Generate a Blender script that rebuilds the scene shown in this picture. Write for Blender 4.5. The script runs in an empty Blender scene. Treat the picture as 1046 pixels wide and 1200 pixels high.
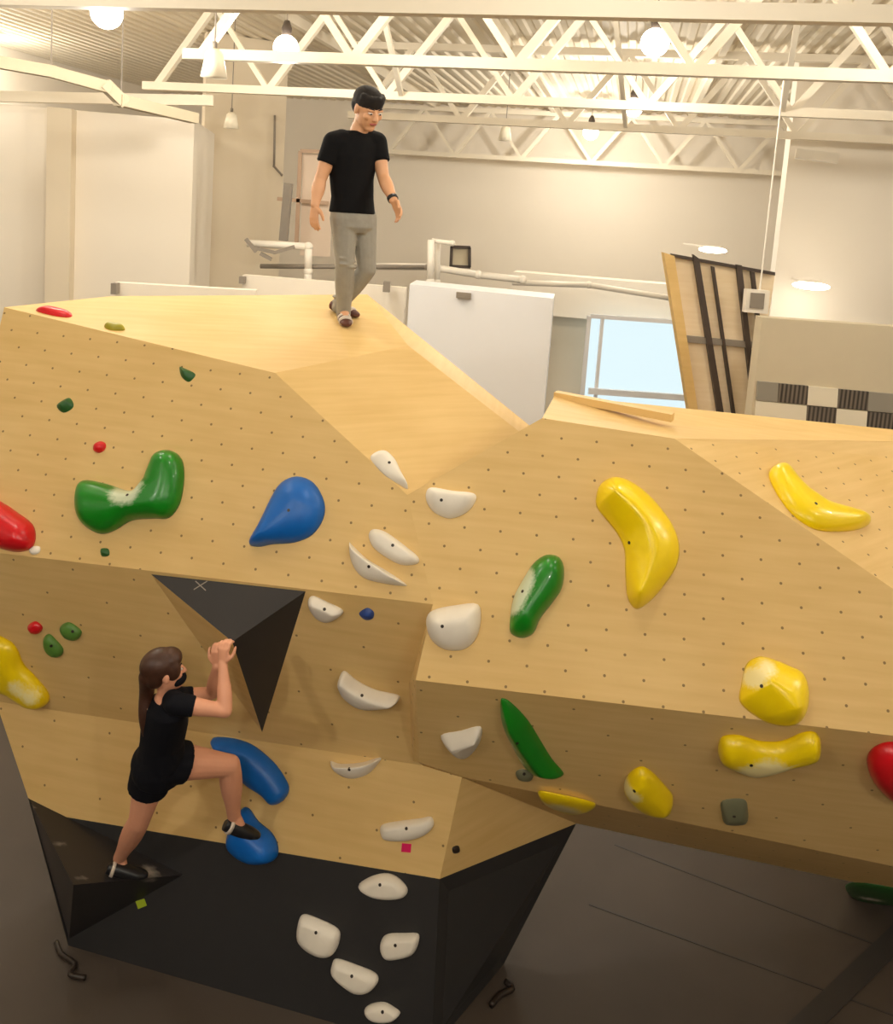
import bpy, bmesh, math, random
from mathutils import Vector as V, Matrix as M
from mathutils.bvhtree import BVHTree
from mathutils.geometry import tessellate_polygon
random.seed(7)
S = bpy.context.scene; C = S.collection
# ------------------------------------------------------------------ camera
F = 1000.0; CX = 523.0; CY = 373.0; CAMZ = 4.9
CAM = M.Translation((0, 0, CAMZ)) @ M.Rotation(math.radians(90-7), 4, 'X') @ M.Rotation(math.radians(4), 4, 'Z')
cd = bpy.data.cameras.new('camera'); co = bpy.data.objects.new('camera', cd); C.objects.link(co)
co.matrix_world = CAM; cd.sensor_fit = 'HORIZONTAL'; cd.sensor_width = 36; cd.lens = F/1046*36
cd.shift_y = -(600-CY)/1046; cd.clip_start = .05; cd.clip_end = 200
S.camera = co
O = V((0, 0, CAMZ)); R3 = CAM.to_3x3()
def ray(px, py): return R3 @ V(((px-CX)/F, -(py-CY)/F, -1))
def P(px, py, Y): d = ray(px, py); return O + d*(Y/d.y)
def onz(px, py, z=0.0): d = ray(px, py); return O + d*((z-CAMZ)/d.z)
def plane(a, b, c):
    n = (b-a).cross(c-a).normalized()
    if n.dot(O-a) < 0: n = -n
    return (a.copy(), n)
def on(px, py, pl):
    d = ray(px, py); a, n = pl
    return O + d*((a-O).dot(n)/d.dot(n))
# ------------------------------------------------------------------ materials
def lin(c): return tuple((x/12.92 if x <= .04045 else ((x+.055)/1.055)**2.4) for x in c)
def rgb(r, g, b): return lin((r/255, g/255, b/255))+(1,)
def mat(name, col, rough=.6, noise=0.0, scale=6, emit=None, es=1, coat=0, bump=0, bscale=60, metal=0, spec=.5):
    m = bpy.data.materials.new(name); m.use_nodes = True; nt = m.node_tree; b = nt.nodes['Principled BSDF']
    b.inputs['Base Color'].default_value = col; b.inputs['Roughness'].default_value = rough
    b.inputs['Coat Weight'].default_value = coat; b.inputs['Metallic'].default_value = metal
    b.inputs['Specular IOR Level'].default_value = spec
    if emit: b.inputs['Emission Color'].default_value = emit; b.inputs['Emission Strength'].default_value = es
    tc = nt.nodes.new('ShaderNodeTexCoord')
    n = nt.nodes.new('ShaderNodeTexNoise'); n.inputs['Scale'].default_value = scale; n.inputs['Detail'].default_value = 4
    nt.links.new(tc.outputs['Object'], n.inputs['Vector'])
    mx = nt.nodes.new('ShaderNodeMix'); mx.data_type = 'RGBA'; mx.name = 'mixer'
    mx.inputs[6].default_value = tuple(x*(1-noise) for x in col[:3])+(1,)
    mx.inputs[7].default_value = tuple(min(1, x*(1+noise)) for x in col[:3])+(1,)
    nt.links.new(n.outputs['Fac'], mx.inputs[0]); nt.links.new(mx.outputs[2], b.inputs['Base Color'])
    if bump:
        n2 = nt.nodes.new('ShaderNodeTexNoise'); n2.inputs['Scale'].default_value = bscale
        nt.links.new(tc.outputs['Object'], n2.inputs['Vector'])
        bp = nt.nodes.new('ShaderNodeBump'); bp.inputs['Strength'].default_value = bump; bp.inputs['Distance'].default_value = .01
        nt.links.new(n2.outputs['Fac'], bp.inputs['Height']); nt.links.new(bp.outputs[0], b.inputs['Normal'])
    return m
def chalky(name, col, rough=.35, chalk=rgb(235, 228, 215), coat=0):
    m = mat(name, col, rough, .08, 9, coat=coat); nt = m.node_tree; b = nt.nodes['Principled BSDF']; mx = nt.nodes['mixer']
    at = nt.nodes.new('ShaderNodeAttribute'); at.attribute_name = 'chalk'
    n = nt.nodes.new('ShaderNodeTexNoise'); n.inputs['Scale'].default_value = 22; n.inputs['Detail'].default_value = 5
    ad = nt.nodes.new('ShaderNodeMath'); ad.operation = 'MULTIPLY_ADD'; ad.inputs[1].default_value = .6; ad.inputs[2].default_value = -.3
    nt.links.new(n.outputs['Fac'], ad.inputs[0])
    a2 = nt.nodes.new('ShaderNodeMath'); a2.operation = 'ADD'; nt.links.new(ad.outputs[0], a2.inputs[0]); nt.links.new(at.outputs['Fac'], a2.inputs[1])
    r = nt.nodes.new('ShaderNodeMapRange'); r.inputs[1].default_value = .3; r.inputs[2].default_value = .75
    nt.links.new(a2.outputs[0], r.inputs[0])
    m2 = nt.nodes.new('ShaderNodeMix'); m2.data_type = 'RGBA'; m2.inputs[7].default_value = chalk
    nt.links.new(r.outputs[0], m2.inputs[0]); nt.links.new(mx.outputs[2], m2.inputs[6]); nt.links.new(m2.outputs[2], b.inputs['Base Color'])
    return m
def plywood(name, col, holes=True, dx=.21, dy=.235, edge=True):
    m = bpy.data.materials.new(name); m.use_nodes = True; nt = m.node_tree; b = nt.nodes['Principled BSDF']; N = nt.nodes.new; L = nt.links.new
    uv = N('ShaderNodeUVMap')
    def mt(op, a, b_=None, c=None):
        n = N('ShaderNodeMath'); n.operation = op
        for i, x in enumerate((a, b_, c)):
            if x is None: continue
            if isinstance(x, (int, float)): n.inputs[i].default_value = x
            else: L(x, n.inputs[i])
        return n.outputs[0]
    mp = N('ShaderNodeMapping'); mp.inputs['Scale'].default_value = (1.2, 14, 1); L(uv.outputs[0], mp.inputs[0])
    n1 = N('ShaderNodeTexNoise'); n1.inputs['Scale'].default_value = 1.5; n1.inputs['Detail'].default_value = 6; L(mp.outputs[0], n1.inputs['Vector'])
    n2 = N('ShaderNodeTexNoise'); n2.inputs['Scale'].default_value = 1.3; n2.inputs['Detail'].default_value = 3; L(uv.outputs[0], n2.inputs['Vector'])
    f = mt('ADD', mt('MULTIPLY', n1.outputs['Fac'], .5), mt('MULTIPLY', n2.outputs['Fac'], .5))
    cr = N('ShaderNodeMapRange'); cr.inputs[1].default_value = .35; cr.inputs[2].default_value = .65; L(f, cr.inputs[0])
    mx = N('ShaderNodeMix'); mx.data_type = 'RGBA'
    mx.inputs[6].default_value = (col[0]*.93, col[1]*.9, col[2]*.84, 1); mx.inputs[7].default_value = (min(1,col[0]*1.05), col[1]*1.06, col[2]*1.12, 1)
    L(cr.outputs[0], mx.inputs[0]); last = mx.outputs[2]
    sp = N('ShaderNodeSeparateXYZ'); L(uv.outputs[0], sp.inputs[0])
    def grid(ox, oy, px, py, rad):
        u = mt('MULTIPLY', mt('SUBTRACT', mt('FRACT', mt('ADD', mt('DIVIDE', sp.outputs[0], px), ox)), .5), px)
        v = mt('MULTIPLY', mt('SUBTRACT', mt('FRACT', mt('ADD', mt('DIVIDE', sp.outputs[1], py), oy)), .5), py)
        return mt('LESS_THAN', mt('SQRT', mt('ADD', mt('MULTIPLY', u, u), mt('MULTIPLY', v, v))), rad)
    if holes:
        h = mt('MAXIMUM', grid(0, 0, dx, dy, .0078), grid(.5, .5, dx, dy, .0078))
        mh = N('ShaderNodeMix'); mh.data_type = 'RGBA'; mh.inputs[7].default_value = rgb(78, 48, 22)
        L(mt('MULTIPLY', h, .7), mh.inputs[0]); L(last, mh.inputs[6]); last = mh.outputs[2]
    L(last, b.inputs['Base Color']); b.inputs['Roughness'].default_value = .55; b.inputs['Specular IOR Level'].default_value = .3
    return m
WOODC = rgb(224, 190, 126)
m_wood = plywood('birch_plywood_drilled', WOODC)
m_woods = plywood('birch_plywood_sparse_holes', WOODC, True, .42, .42)
m_woodp = plywood('birch_plywood_plain', WOODC, False)
m_black = chalky('black_textured_paint', rgb(44, 43, 44), .5, rgb(135, 128, 120)); 
m_vol = chalky('black_volume_paint', rgb(42, 39, 40), .42, rgb(150, 140, 130))
m_green = chalky('green_resin', rgb(12, 128, 22), .3, rgb(205, 215, 185), .2)
m_dgreen = chalky('dark_green_resin', rgb(40, 92, 38), .4)
m_mgreen = chalky('mid_green_resin', rgb(84, 132, 52), .45)
m_olive = chalky('olive_resin', rgb(160, 150, 30), .4)
m_yellow = chalky('yellow_resin', rgb(255, 218, 0), .3, rgb(252, 236, 170), .2)
m_blue = chalky('blue_resin', rgb(0, 100, 190), .4, rgb(90, 140, 190))
m_dblue = chalky('dark_blue_resin', rgb(40, 70, 140), .4)
m_red = chalky('red_resin', rgb(215, 14, 28), .3, rgb(240, 170, 160), .2)
m_white = chalky('white_resin', rgb(238, 230, 216), .45, rgb(250, 246, 238))
m_grey = chalky('grey_green_resin', rgb(120, 120, 92), .5, rgb(190, 190, 165))
m_bolt = mat('dark_bolt', rgb(40, 30, 24), .4, .1)
m_wall = mat('warm_white_paint', rgb(238, 228, 212), .7, .02, 1.5)
m_wall2 = mat('cream_paint', rgb(226, 212, 188), .75, .02, 1.5)
m_steel = mat('cream_painted_steel', rgb(240, 229, 208), .55, .03, 4)
m_deck = mat('cream_roof_deck', rgb(240, 228, 205), .7, .05, 1)
m_pipe = mat('white_pipe', rgb(238, 230, 216), .45, .02)
m_cool = mat('cool_white_paint', rgb(236, 236, 238), .5, .01)
m_beige = mat('beige_grey_paint', rgb(205, 192, 165), .7, .03)
m_dark = mat('dark_grey', rgb(70, 58, 50), .5, .1)
m_mid = mat('mid_grey', rgb(140, 130, 118), .6, .1)
m_floor = mat('dark_mat_vinyl', rgb(74, 64, 56), .6, .3, 1.1, bump=.05, bscale=4)
m_seam = mat('dark_seam_tape', rgb(58, 53, 50), .5, .1)
m_pink = mat('pink_tape', rgb(230, 20, 100), .6); m_lime = mat('lime_tape', rgb(170, 190, 40), .6)
m_lamp = mat('lamp_glass', rgb(255, 250, 240), .3, emit=(1, .9, .74, 1), es=14)
m_shade = mat('translucent_shade', rgb(248, 238, 215), .4)
m_glass = mat('window_daylight', rgb(60, 75, 80), .2, emit=(.78, .95, 1, 1), es=.8)
# ------------------------------------------------------------------ object helpers
def meta(o, label=None, cat=None, group=None, kind=None):
    if label: o['label'] = label
    if cat: o['category'] = cat
    if group: o['group'] = group
    if kind: o['kind'] = kind
    return o
def link(name, me, parent=None, loc=(0, 0, 0)):
    o = bpy.data.objects.new(name, me); C.objects.link(o); o.location = loc
    if parent: o.parent = parent
    return o
def empty(name, loc, label, cat, group=None):
    o = bpy.data.objects.new(name, None); C.objects.link(o); o.location = loc; o.empty_display_size = .1
    return meta(o, label, cat, group)
def bm_obj(name, bm, m, parent=None, smooth=False, origin=None):
    """mesh given in world coordinates; origin = own origin (world) for top-level objects"""
    bmesh.ops.recalc_face_normals(bm, faces=bm.faces)
    if parent is not None:
        origin = V(); q_ = parent
        while q_ is not None: origin = origin+q_.location; q_ = q_.parent
    if origin is None:
        origin = sum((v.co for v in bm.verts), V())/max(1, len(bm.verts))
    bmesh.ops.translate(bm, verts=bm.verts, vec=-V(origin))
    me = bpy.data.meshes.new(name); bm.to_mesh(me); bm.free()
    for p in me.polygons: p.use_smooth = smooth
    ms = m if isinstance(m, (list, tuple)) else [m]
    for x in ms: me.materials.append(x)
    return link(name, me, parent, (0, 0, 0) if parent is not None else origin)
def poly_uv(bm):
    uvl = bm.loops.layers.uv.verify(); bm.normal_update()
    for f in bm.faces:
        n = f.normal
        u = V((0, 0, 1)).cross(n)
        u = u.normalized() if u.length > .15 else V((1, 0, 0)).cross(n).cross(n).normalized()*-1
        v = n.cross(u)
        for l in f.loops: l[uvl].uv = (l.vert.co.dot(u), l.vert.co.dot(v))
def faces_bm(polys):
    bm = bmesh.new()
    for p in polys:
        vs = [bm.verts.new(x) for x in p]; bm.faces.new(vs)
    return bm
def panel(name, pts, m, parent, thick=.02, label=None):
    """a flat board: polygon pts (world) thickened away from the camera"""
    n = V()
    for i in range(len(pts)): n += pts[i].cross(pts[(i+1) % len(pts)])
    n.normalize()
    c = sum(pts, V())/len(pts)
    if n.dot(O-c) < 0: n = -n
    bm = bmesh.new()
    a = [bm.verts.new(p) for p in pts]; b = [bm.verts.new(p-n*thick) for p in pts]
    tris = tessellate_polygon([[V(p) for p in pts]]) if len(pts) > 4 else None
    if tris:
        for t in tris:
            bm.faces.new([a[i] for i in t]); bm.faces.new([b[i] for i in reversed(t)])
    else:
        bm.faces.new(a); bm.faces.new(list(reversed(b)))
    k = len(pts)
    for i in range(k): bm.faces.new((a[i], a[(i+1) % k], b[(i+1) % k], b[i]))
    bmesh.ops.recalc_face_normals(bm, faces=bm.faces)
    poly_uv(bm)
    # one common frame for the front triangles
    uvl = bm.loops.layers.uv.verify(); u = V((0, 0, 1)).cross(n)
    u = u.normalized() if u.length > .15 else V((1, 0, 0)); v = n.cross(u)
    if len(pts) > 1:
        e = None
    for f in bm.faces:
        if abs(f.normal.dot(n)) > .8:
            for l in f.loops: l[uvl].uv = (l.vert.co.dot(u), l.vert.co.dot(v))
    o = bm_obj(name, bm, m, parent)
    if label: o['label'] = label
    return o
def hexa(bm, c, ax, ay, az):
    vs = []
    for sx in (-1, 1):
        for sy in (-1, 1):
            for sz in (-1, 1): vs.append(bm.verts.new(c+ax*sx+ay*sy+az*sz))
    for q in ((0, 1, 3, 2), (4, 6, 7, 5), (0, 4, 5, 1), (2, 3, 7, 6), (0, 2, 6, 4), (1, 5, 7, 3)): bm.faces.new([vs[i] for i in q])
def box(bm, x0, x1, y0, y1, z0, z1):
    hexa(bm, V(((x0+x1)/2, (y0+y1)/2, (z0+z1)/2)), V(((x1-x0)/2, 0, 0)), V((0, (y1-y0)/2, 0)), V((0, 0, (z1-z0)/2)))
def bar(bm, a, b, w, h=None, up=V((0, 0, 1))):
    h = h or w; d = (b-a); L = d.length; d = d/L
    s = d.cross(up); s = s.normalized() if s.length > 1e-3 else V((1, 0, 0)); t = s.cross(d)
    hexa(bm, (a+b)/2, d*(L/2), s*(w/2), t*(h/2))
def frame_of(d):
    d = d.normalized(); s = d.cross(V((0, 0, 1))); s = s.normalized() if s.length > .05 else d.cross(V((0, 1, 0))).normalized()
    return d, s, s.cross(d)
def tube(bm, pts, r, n=12):
    rings = []
    for i, p in enumerate(pts):
        d = (pts[min(i+1, len(pts)-1)]-pts[max(i-1, 0)]); d, s, t = frame_of(d)
        rr = r[i] if isinstance(r, (list, tuple)) else r
        rings.append([bm.verts.new(p+s*math.cos(2*math.pi*k/n)*rr+t*math.sin(2*math.pi*k/n)*rr) for k in range(n)])
    for a, b in zip(rings, rings[1:]):
        for k in range(n): bm.faces.new((a[k], a[(k+1) % n], b[(k+1) % n], b[k]))
    bm.faces.new(rings[0]); bm.faces.new(list(reversed(rings[-1])))
# ------------------------------------------------------------------ room shell
A = math.radians(12)
def U(u, v, z): return V((u*math.cos(A)+v*math.sin(A), -u*math.sin(A)+v*math.cos(A), z))
def struct(name, bm, m, smooth=False): return meta(bm_obj(name, bm, m, None, smooth), kind='structure')
def ubox(bm, u0, u1, v0, v1, z0, z1):
    hexa(bm, U((u0+u1)/2, (v0+v1)/2, (z0+z1)/2), U((u1-u0)/2, 0, 0), U(0, (v1-v0)/2, 0), V((0, 0, (z1-z0)/2)))
VB = 21.9; ZR = CAMZ+2.75
U0, U1, V0 = -13, 14, -9
bm = bmesh.new(); ubox(bm, U0, U1, V0, VB, -.1, 0); fl = struct('floor', bm, m_floor)
bm = bmesh.new(); ubox(bm, U0, U1, VB, VB+.2, 0, ZR+.3); struct('wall_back', bm, m_wall)
bm = bmesh.new(); ubox(bm, U0-.2, U0, V0, VB+.2, 0, ZR+.3); struct('wall_left', bm, m_wall)
bm = bmesh.new(); ubox(bm, U1, U1+.2, V0, VB+.2, 0, ZR+.3); struct('wall_right', bm, m_wall)
bm = bmesh.new(); ubox(bm, U0-.2, U1+.2, V0-.2, V0, 0, ZR+.3); struct('wall_front', bm, m_dark)
# corrugated roof deck
bm = bmesh.new(); prev = None; u = U0-.2; k = 0
prof = [(0, 0), (.09, 0), (.12, .035), (.21, .035)]
while u < U1+.2:
    for du, dz in prof:
        a = bm.verts.new(U(u+du, V0-.2, ZR+dz)); b = bm.verts.new(U(u+du, VB+.2, ZR+dz))
        if prev: bm.faces.new((prev[0], a, b, prev[1]))
        prev = (a, b)
    u += .24
struct('ceiling', bm, m_deck)
# ------------------------------------------------------------------ boulders
BL = P(487, 797, 4.4); BR = P(1046, 862, 4.15); R1 = P(635, 490, 5.1)
pRF = plane(BL, BR, R1)
V1 = on(477, 580, pRF); E = on(507, 708, pRF)
Cc = P(5, 360, 6.02)
pLF = plane(V1, E, Cc)
Aa = on(322, 437, pLF); CL = on(-60, 641, pLF)
Bb = P(478, 405, 6.06)
pLT = plane(Aa, Cc, Bb)
D1 = on(130, 347, pLT); D2 = on(430, 345, pLT)
pLS = plane(Aa, Bb, V1)
G = on(602, 501, pLS)
Mm = P(495, 897, 4.86)
F1 = onz(80, 1108); F2 = onz(505, 1232)
pLL = plane(F1, F2, Mm)
K = P(-5, 822, 5.2)
pLM = plane(CL, E, Mm)
for n_, p_ in dict(V1=V1, E=E, Cc=Cc, Aa=Aa, CL=CL, Bb=Bb, D1=D1, D2=D2, G=G, Mm=Mm, F1=F1, F2=F2, K=K, Kp=on(-5, 822, pLL), Km=on(-5, 822, pLM)).items():
    print('PT', n_, [round(x, 2) for x in p_])
print('Kdiff', (on(-5,822,pLL)-on(-5,822,pLM)).y)
K = on(-5, 822, pLL).lerp(on(-5, 822, pLM), .5)
W1 = on(33, 935, pLL); W2 = on(62, 955, pLL); W3 = on(515, 1030, pLL); W4 = on(541, 911, pLL)
T1 = P(675, 965, 5.5)
Q1 = P(541, 910, W4.y)
left = empty('climbing_boulder', (F1+F2)/2, 'large pale plywood boulder on the left with flat top deck and black base', 'climbing wall')
right = empty('climbing_boulder', V((1.6, 5.2, 0)), 'raised plywood boulder on the right joined beside the taller boulder', 'climbing wall')
panel('upper_panel', [Cc, Aa, V1, E, CL], m_wood, left)
panel('top_deck', [Cc, Aa, Bb, D2, D1], m_woodp, left)
G2 = G+(G-Bb).normalized()*.6; V1b = V1.copy()
panel('side_panel', [Aa, Bb, G2, V1b], m_woodp, left)
panel('bevel_panel', [Bb, D2, G2+V((.05, .25, 0)), G2], m_woodp, left)
back = V((0, 2.3, 0))
panel('overhang_panel', [CL, E, Mm, K], m_woods, left)
panel('lower_panel', [K, Mm, W4, W3, W2, W1], m_woods, left)
panel('base_panel', [W2, W3, F2, F1], m_black, left, label='black painted base panel')
BX = onz(585, 1165); BX = V((T1.x-.12, 5.2, 0))
BX = onz(590, 1130)
panel('return_panel', [W4, T1, W3], m_woodp, left, label='shaded plywood return panel below the right boulder')
panel('base_panel', [W3, T1, BX, F2], m_black, left, label='black base panel facing right')
# closing boards at the rear
def back_pts(p, dy, z=None): return V((p.x, p.y+dy, p.z if z is None else z))
rear = bmesh.new()
hull_pts = [Cc, D1, D2, G2, V1b, CL, K, W1, F1, F2, BX, T1]
rb = [V((D1.x, D1.y+.0, 0)), V((D2.x, D2.y, 0)), V((G2.x, G2.y+.2, 0)), V((BX.x, BX.y+.05, 0)), V((F1.x, F1.y+.05, 0))]
tops = [D1, D2, G2+V((.05, .25, 0)), T1, W1]
bmr = bmesh.new(); BKP = V((-1.7, D1.y, 0))
def quad(bm, *p): bm.faces.new([bm.verts.new(x) for x in p])
quad(bmr, D1, D2, V((D2.x, D2.y, 0)), BKP)
g = G2+V((.05, .25, 0)); quad(bmr, D2, g, V((.1, g.y, 0)), V((D2.x, D2.y, 0)))
CLb = V((CL.x+.4, CL.y+1.2, CL.z)); BKP = V((-1.7, D1.y, 0))
quad(bmr, Cc, D1, CLb, CL); quad(bmr, CL, CLb, BKP, K); quad(bmr, D1, CLb, BKP)
bml = bmesh.new(); quad(bml, K, BKP, W1); quad(bml, W1, BKP, F1); bm_obj('base_panel', bml, m_black, left)
o = bm_obj('rear_panel', bmr, m_woodp, left)
# right boulder
R2 = on(790, 514, pRF); R3p = on(1200, 796, pRF); BRx = on(1200, 880, pRF)
N1 = P(540, 910, 4.8); pRB = plane(BL, BRx, N1)
N2 = on(1200, 1047, pRB); N0 = on(491, 893, pRB)
zt = R1.z
back1 = onz(650, 463, R1.z+.02); 
pRT = plane(R1, R2, back1)
crs = P(1200, 549, 6.5); back2 = P(1200, 519, 6.8)
NU = P(675, 965, 5.49); pRU = plane(N1, N2, NU); NU2 = on(1200, 1076, pRU)
print('R', [[round(x, 2) for x in p] for p in (R1, R2, BL, BR, N1, N2, N0, back1, back2, crs, NU, NU2)])
panel('upper_panel', [V1, R1, R2, R3p, BRx, BL, E], m_wood, right)
panel('top_deck', [R1, back1, back2, R2], m_woodp, right)
panel('top_deck', [R2, back2+V((0, 0, -.004)), crs], m_woodp, right)
pRS = plane(R2, crs, R3p)
panel('slope_panel', [R2, crs, R3p], m_wood, right)
panel('overhang_panel', [BL, BRx, N2, N1, N0], m_woods, right)
panel('underside_panel', [N1, N2, NU2, NU], m_woods, right, label='shaded underside panel')
EB = V((E.x+.02, E.y+.5, E.z))
panel('side_panel', [E, BL, P(478, 802, 4.80)], m_wood, right)
panel('side_panel', [BL, N0, P(484, 892, 4.84), P(478, 802, 4.80)], m_wood, right)
bmr = bmesh.new()
b1 = V((back1.x, back1.y, 1.2)); b2 = V((back2.x, back2.y, 1.2)); 
quad(bmr, back1, back2, b2, b1); quad(bmr, b1, b2, NU2, NU); quad(bmr, crs, back2, b2, NU2); quad(bmr, crs, NU2, N2, R3p); 
quad(bmr, R3p, N2, BRx, BRx+V((0.001, 0, 0))); quad(bmr, N0, N1, NU, V((BL.x+.1, 5.3, 1.2)))
bm_obj('rear_panel', bmr, m_woodp, right)
# low curb behind the right boulder's deck
pc = [onz(652, 465, R1.z+.02), onz(772, 486, R1.z+.02)]
bm = bmesh.new(); bar(bm, V((pc[0].x, pc[0].y+.06, R1.z+.02)), V((pc[1].x+.1, pc[1].y+.04, R1.z+.0)), .08, .05)
bm_obj('deck_curb', bm, m_woodp, right)
# volumes
def volume(pts, apex, m, label, chalks, sub=18, woodside=False):
    tris = [(0, 1, 3), (1, 2, 3), (2, 0, 3)]
    vs = pts+[apex]; bm = bmesh.new(); lay = bm.verts.layers.float.new('chalk')
    for t in tris:
        a, b, c = (vs[i] for i in t); n = sub; gridv = {}
        for i in range(n+1):
            for j in range(n+1-i):
                p = a+(b-a)*(i/n)+(c-a)*(j/n); v = bm.verts.new(p); gridv[i, j] = v
                v[lay] = min(1, sum(w*math.exp(-((p-q).length/r)**2) for q, r, w in chalks))
        for i in range(n):
            for j in range(n-i):
                f_ = [bm.faces.new((gridv[i, j], gridv[i+1, j], gridv[i, j+1]))]
                if i+j < n-1: f_.append(bm.faces.new((gridv[i+1, j], gridv[i+1, j+1], gridv[i, j+1])))
                if woodside and t == tris[2]:
                    for q_ in f_: q_.material_index = 1
    bm.faces.new([bm.verts.new(p) for p in reversed(pts)])
    bmesh.ops.remove_doubles(bm, verts=bm.verts, dist=.0005)
    poly_uv(bm)
    return meta(bm_obj('triangular_volume', bm, [m, m_woodp]), label, 'climbing volume', 'black triangular volumes')
vA = [on(177, 673, pLM), on(358, 693, pLM), on(307, 858, pLM)]
apA = P(272, 752, on(272, 752, pLM).y-.36)
volA = volume(vA, apA, m_vol, 'black pyramid volume the climber grips, under the upper panel', [(P(240, 738, 4.6), .07, .8), (P(250, 745, 4.5), .06, .5)], woodside=True)
vB = [on(34, 936, pLL), on(215, 1025, pLL), on(81, 1100, pLL)]
apB = P(86, 1037, on(86, 1037, pLL).y-.42)
pvB = plane(vB[0], vB[1], apB)
volB = volume(vB, apB, m_vol, 'black pyramid volume under the climber\'s lower foot, at the bottom left', [(on(95, 1030, pvB), .05, .55), (on(175, 1022, pvB), .07, .8), (on(70, 990, pvB), .06, .5), (on(38, 945, pvB), .03, .7)])
print('vol', apA, apB)
# chalk X on the volume and tapes
pvA = plane(vA[0], vA[1], apA)
def sticker(name, pts, pl, m, label, cat, th=.003, lift=0.0):
    n = pl[1]; q = [on(x, y, pl)+n*lift for x, y in pts]; bm = bmesh.new()
    a = [bm.verts.new(p+n*th) for p in q]; b = [bm.verts.new(p-n*.001) for p in q]; k = len(q)
    bm.faces.new(a); bm.faces.new(list(reversed(b)))
    for i in range(k): bm.faces.new((a[i], a[(i+1) % k], b[(i+1) % k], b[i]))
    o = bm_obj(name, bm, m); return meta(o, label, cat)
m_chalk = mat('chalk_line', rgb(150, 142, 132), .9, .2)
bm = bmesh.new()
for a, b in (((227, 691), (243, 681)), ((229, 681), (241, 692))):
    bar(bm, on(*a, pvA)+pvA[1]*.001, on(*b, pvA)+pvA[1]*.001, .006, .003, pvA[1])
xm = bm_obj('chalk_cross', bm, m_chalk); meta(xm, 'small pale cross drawn on the upper black volume', 'chalk mark')
sticker('tape_tag', [(471, 988), (482, 989), (481, 999), (470, 998)], pLL, m_pink, 'small bright pink tape square under a white hold', 'tape')
sticker('tape_tag', [(159, 1056), (169, 1053), (172, 1061), (162, 1065)], pLL, m_lime, 'small lime tape square on the black base near the lower volume', 'tape')
# ------------------------------------------------------------------ holds
def catmull(pts, sub=4, closed=True):
    n = len(pts); out = []
    for i in range(n if closed else n-1):
        p0, p1, p2, p3 = (pts[(i-1) % n], pts[i], pts[(i+1) % n], pts[(i+2) % n])
        if not closed: p0 = pts[max(i-1, 0)]; p3 = pts[min(i+2, n-1)]
        for k in range(sub):
            t = k/sub
            out.append(.5*((2*p1)+(p2-p0)*t+(2*p0-5*p1+4*p2-p3)*t*t+(3*p1-p0-3*p2+p3)*t**3))
    if not closed: out.append(pts[-1])
    return out
def near_on(poly, p):
    best = None
    if len(poly) == 1: return poly[0]
    for a, b in zip(poly, poly[1:]):
        d = b-a; t = max(0, min(1, (p-a).dot(d)/max(1e-9, d.dot(d)))); q = a+d*t
        if best is None or (q-p).length < best[0]: best = ((q-p).length, q)
    return best[1]
HOLDS = 0
def hold(pl, outline, spine, H, m, label, bolt=None, chalk=(), sharp=.0, group=None, flat=0.0, name='climbing_hold', rough_=0.0):
    """outline and spine in photo pixels on the face pl; H = how far it stands out"""
    n = pl[1]; W = [on(x, y, pl) for x, y in outline]; cen = sum(W, V())/len(W)
    O2 = catmull(W, 4); Sp = [on(x, y, pl) for x, y in spine]
    if len(Sp) > 2: Sp = catmull(Sp, 5, False)
    view = (cen-O).normalized(); rings = 10
    # the relief leans back along the view a little so its silhouette stays on the footprint
    lean = (-view - n*(-view).dot(n)); lean *= .55
    bm = bmesh.new(); lay = bm.verts.layers.float.new('chalk'); R = []
    ch = [(on(x, y, pl), r*1.35, w*1.3) for x, y, r, w in chalk]
    for k in range(rings+1):
        th = k/rings*math.pi/2
        ts, hs = 1-math.cos(th), math.sin(th)         # rounded
        tl, hl = k/rings, k/rings                     # faceted
        t = ts*(1-sharp)+tl*sharp; h = hs*(1-sharp)+hl*sharp
        t = t*(1-max(flat, .07))
        ring = []
        for p in O2:
            q = near_on(Sp, p); x = p.lerp(q, t)
            base = x.copy(); hh = H*h*(1+rough_*math.sin(x.x*60+x.z*47))
            v = bm.verts.new(x+(n-lean*0)*hh-n*.003); ring.append(v)
            v[lay] = min(1, sum(w*math.exp(-((base-c).length/r)**2) for c, r, w in ch)) if ch else 0
        R.append(ring)
    N = len(O2)
    for a, b in zip(R, R[1:]):
        for i in range(N): bm.faces.new((a[i], a[(i+1) % N], b[(i+1) % N], b[i]))
    for rr in (R[0], R[-1]):
        e1 = n.orthogonal().normalized(); e2 = n.cross(e1)
        for t_ in tessellate_polygon([[V((v.co.dot(e1), v.co.dot(e2), 0)) for v in rr]]):
            try: bm.faces.new([rr[i] for i in t_])
            except ValueError: pass
    bmesh.ops.triangulate(bm, faces=[f for f in bm.faces if len(f.verts) > 4])
    bv = BVHTree.FromBMesh(bm)
    o = bm_obj(name, bm, m, None, True, origin=cen); meta(o, label, 'climbing hold', group)
    if sharp > .4:
        for p in o.data.polygons: p.use_smooth = True
    if bolt:
        hit, nn, _, _ = bv.ray_cast(O, ray(*bolt).normalized())
        if hit is None: hit, nn = on(*bolt, pl), n
        if nn.dot(O-hit) < 0: nn = -nn
        d, s, t = frame_of(nn); b = bmesh.new()
        tube(b, [hit-d*.01, hit+d*.0015], .0095, 10)
        bm_obj('bolt', b, m_bolt, o)
    return o
g_w = 'white climbing holds'; 
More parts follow.
